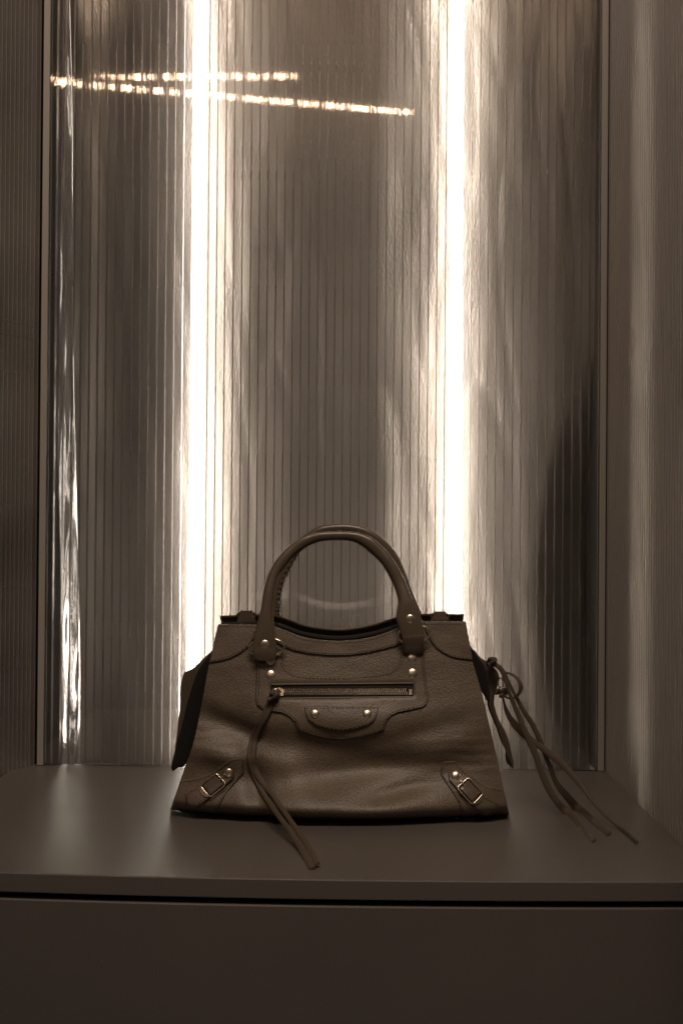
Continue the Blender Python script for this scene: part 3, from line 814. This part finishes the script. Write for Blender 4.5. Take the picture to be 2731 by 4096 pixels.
# rings joining the handles to the straps, and the strap loops
def ring(cu, cv, ru, rv, y, tilt=0, a0=0, a1=360, r=.0014):
    pts = []
    for i in range(40):
        w = math.radians(i * 9); x = ru * math.cos(w); z = rv * math.sin(w)
        c, s = math.cos(R(tilt)), math.sin(R(tilt))
        pts.append(on_y(cu + x * c - z * s, cv + x * s + z * c, y))
    v, f = tube(pts, r, 10, closed=True); return obj('ring', v, f, M_RING, nh)
ring(1067, 2590, 70, 35, yt + .0010, -4)
ring(1655, 2538, 64, 36, yt + .0024, -8)
rows = [hrow((1607, 2546), (1697, 2541), yt - .003, .003), hrow((1608, 2552), (1696, 2548), yt - .003, .0036), hrow((1609, 2575), (1695, 2572), yt - .001, .0030), hrow((1609, 2600), (1695, 2598), yt + .001, .0022), hrow((1608, 2612), (1695, 2611), yt + .004, .0016)]
v, f = sweep_pairs(rows, 14, .6); obj('strap_loop', v, f, M_STRAP, bag)
rows = [hrow((1036, 2600), (1108, 2598), yt + .0045, .002), hrow((1036, 2625), (1112, 2622), yt + .0045, .002), hrow((1034, 2642), (1118, 2640), yt + .006, .0012)]
v, f = sweep_pairs(rows, 14, .6); obj('strap_loop', v, f, M_STRAP, bag)
hp = lambda dy: (lambda u, v, off=0: on_y(u, v, yt + dy - off))
stud(1059, 2578, 19.5, nh, .0, hp(-.0036), h=.35); stud(1639, 2475.5, 18.5, nh, .0, hp(-.0002), h=.35)

# laces: flat leather thongs
def ribbon(name, path, parent, th=.0010, m=None, twist=None):
    """path rows: (point, half width px, side angle)"""
    P = [Vector(p) for p, w, a in path]; k = len(P); V, Fc = [], []
    for i, (p, w, a) in enumerate(path):
        p = Vector(p); t = (P[min(i + 1, k - 1)] - P[max(i - 1, 0)]).normalized()
        view = (p - EYE).normalized(); side = t.cross(view).normalized(); nr = side.cross(t).normalized()
        c, s = math.cos(a), math.sin(a); sd = side * c + nr * s; nn = nr * c - side * s
        hw = 1.15 * w / FPX * p.y
        for dx, dy in ((-1, -.5), (-.8, -1), (.8, -1), (1, -.5), (1, .5), (.8, 1), (-.8, 1), (-1, .5)):
            V.append(p + sd * hw * dx + nn * th * dy)
    n = 8
    for i in range(k - 1):
        for j in range(n): Fc.append((i * n + j, i * n + (j + 1) % n, (i + 1) * n + (j + 1) % n, (i + 1) * n + j))
    Fc.append(tuple(range(n))[::-1]); Fc.append(tuple(range((k - 1) * n, k * n)))
    return obj(name, V, Fc, m or M_LACE, parent, auto=70)
def lace(name, pts, y0, kfloor, parent, lift=.0012, up=0.0, **kw):
    """pts: (u, v, half width px); falls from depth y0, lies on the plinth from index kfloor on"""
    g = on_z(pts[kfloor][0], pts[kfloor][1], lift).y; v0 = pts[0][1]; vk = pts[kfloor][1]; rows = []
    L0 = [0]
    for a, b in zip(pts, pts[1:]): L0.append(L0[-1] + math.dist(a[:2], b[:2]))
    for i, (u, v, w) in enumerate(pts):
        if i < kfloor:
            t = L0[i] / L0[kfloor]; p = on_y(u, v, y0 + (g - y0) * t ** 1.9)
            rows.append((p.x, p.y, p.z, w, 0))
        else:
            p = on_z(u, v, lift); rows.append((p.x, p.y, p.z, w, 0))
    r2 = smooth_path(rows, 5)
    return ribbon(name, [((a, b, max(c, lift)), w, t) for a, b, c, w, t in r2], parent, **kw)
yk = YBAG + .075
lace('lace', [(1972, 2660, 6), (1990, 2668, 6.5), (2006, 2686, 6.5), (2018, 2715, 6), (2027, 2745, 6), (2037, 2775, 6), (2048, 2800, 7), (2061, 2835, 8), (2077, 2872, 9), (2094, 2916, 10), (2114, 2958, 12), (2132, 2998, 12), (2147, 3035, 11), (2158, 3070, 11), (2172, 3108, 12), (2197, 3162, 12), (2228, 3208, 12), (2273, 3256, 13), (2324, 3312, 14), (2372, 3366, 13)], yk, 17, bag)
lace('lace', [(1976, 2656, 6), (1997, 2667, 6.5), (2014, 2688, 6.5), (2030, 2720, 5.5), (2045, 2752, 5.5), (2060, 2783, 6), (2079, 2818, 7), (2101, 2856, 8), (2125, 2892, 9), (2143, 2927, 9), (2158, 2962, 9), (2177, 3014, 8), (2198, 3067, 8), (2224, 3132, 9), (2268, 3188, 13), (2319, 3243, 15), (2379, 3297, 15), (2434, 3340, 13)], yk + .002, 15, bag)
lace('lace', [(2011, 2792, 3), (2016, 2815, 4), (2023, 2840, 7), (2036, 2868, 9), (2058, 2898, 12), (2085, 2928, 12), (2115, 2955, 12), (2143, 2974, 11), (2170, 2994, 11), (2205, 3022, 12), (2248, 3057, 12), (2290, 3103, 11), (2330, 3152, 8), (2362, 3198, 6), (2411, 3253, 5), (2472, 3308, 5), (2519, 3342, 5), (2548, 3369, 5)], yk + .012, 15, bag, lift=.003)
lp = smooth_path([(*on_y(u, v, yk + d), w, a) for u, v, w, d, a in ((2006, 2690, 4, .002, 0), (2032, 2692, 4, .0, .2), (2052, 2701, 5, -.003, .5), (2070, 2717, 6, -.005, .6), (2081, 2740, 7, -.006, .3), (2081, 2757, 7, -.005, .2), (2074, 2774, 6, -.004, .5), (2060, 2788, 4, -.002, .9), (2043, 2794, 3, 0, .9), (2026, 2790, 3, .001, .5), (2016, 2782, 4, .002, 0))], 5)
ribbon('lace_loop', [((a, b, c), w, t) for a, b, c, w, t in lp], bag)
def knot(cu, cv, rr, y, parent, seed, name='knot', ex=1.0):
    parts = []
    for q in range(3):
        pts = []; ph = seed + q * 1.1
        for i in range(26):
            w = 2 * math.pi * i / 26
            pts.append(on_y(cu + rr * .62 * ex * math.cos(w) * math.cos(ph) + rr * .25 * math.sin(2 * w + ph), cv + rr * .62 * math.sin(w + ph * .4) , y + rr / FPX * 1.0 * math.sin(w + q * 2.1)))
        parts.append(tube(pts, rr / FPX * y * .42, 8, closed=True))
    v, f = join(parts); return obj(name, v, f, M_LACE, parent)
knot(1964, 2648, 21, yk, bag, .5)
knot(2014, 2772, 20, yk + .01, bag, 1.7); knot(1987, 2766, 13, yk + .01, bag, .2)
pts = [on_y(2002 + 11 * math.cos(w), 2731 + 19 * math.sin(w), yk + .008) for w in [i * math.pi / 12 for i in range(24)]]
v, f = tube(pts, .0009, 8, closed=True); obj('lace_ring', v, f, M_RING, bag)

# thong on the zip pull
def zlace(pts, k0, kf, lift):
    """over the front face to index k0, then down to the plinth by kf"""
    rows = []
    a = fp(pts[k0][0], pts[k0][1], .004).y; b = on_z(pts[kf][0], pts[kf][1], lift).y
    for i, (u, v, w) in enumerate(pts):
        if i <= k0: p = fp(u, v, .0045)
        elif i < kf: p = on_y(u, v, a + (b - a) * (i - k0) / (kf - k0))
        else: p = on_z(u, v, lift)
        rows.append((*p, w))
    return ribbon('zip_lace', [((x, y, z), w, 0) for x, y, z, w in smooth_path(rows, 5)], bag)
zlace([(1086, 2796, 8), (1074, 2812, 9), (1060, 2848, 9), (1040, 2888, 9), (1020, 2925, 9), (1006, 2962, 8), (998, 3000, 7), (997, 3035, 7), (1007, 3072, 8), (1027, 3121, 9), (1052, 3170, 9), (1088, 3226, 9), (1121, 3272, 9), (1162, 3326, 10), (1203, 3391, 12), (1231, 3440, 13), (1248, 3473, 13)], 11, 15, .0015)
zlace([(1096, 2796, 8), (1086, 2814, 9), (1073, 2846, 9), (1054, 2884, 8), (1034, 2922, 8), (1021, 2962, 8), (1015, 3000, 8), (1012, 3035, 9), (1021, 3080, 10), (1052, 3134, 10), (1088, 3176, 9), (1122, 3225, 9), (1160, 3280, 9), (1194, 3330, 10), (1227, 3383, 12), (1252, 3424, 12), (1268, 3456, 11)], 11, 15, .004)
knot(1092, 2786, 22, fp(1092, 2786).y - .008, bag, .9, ex=1.3)
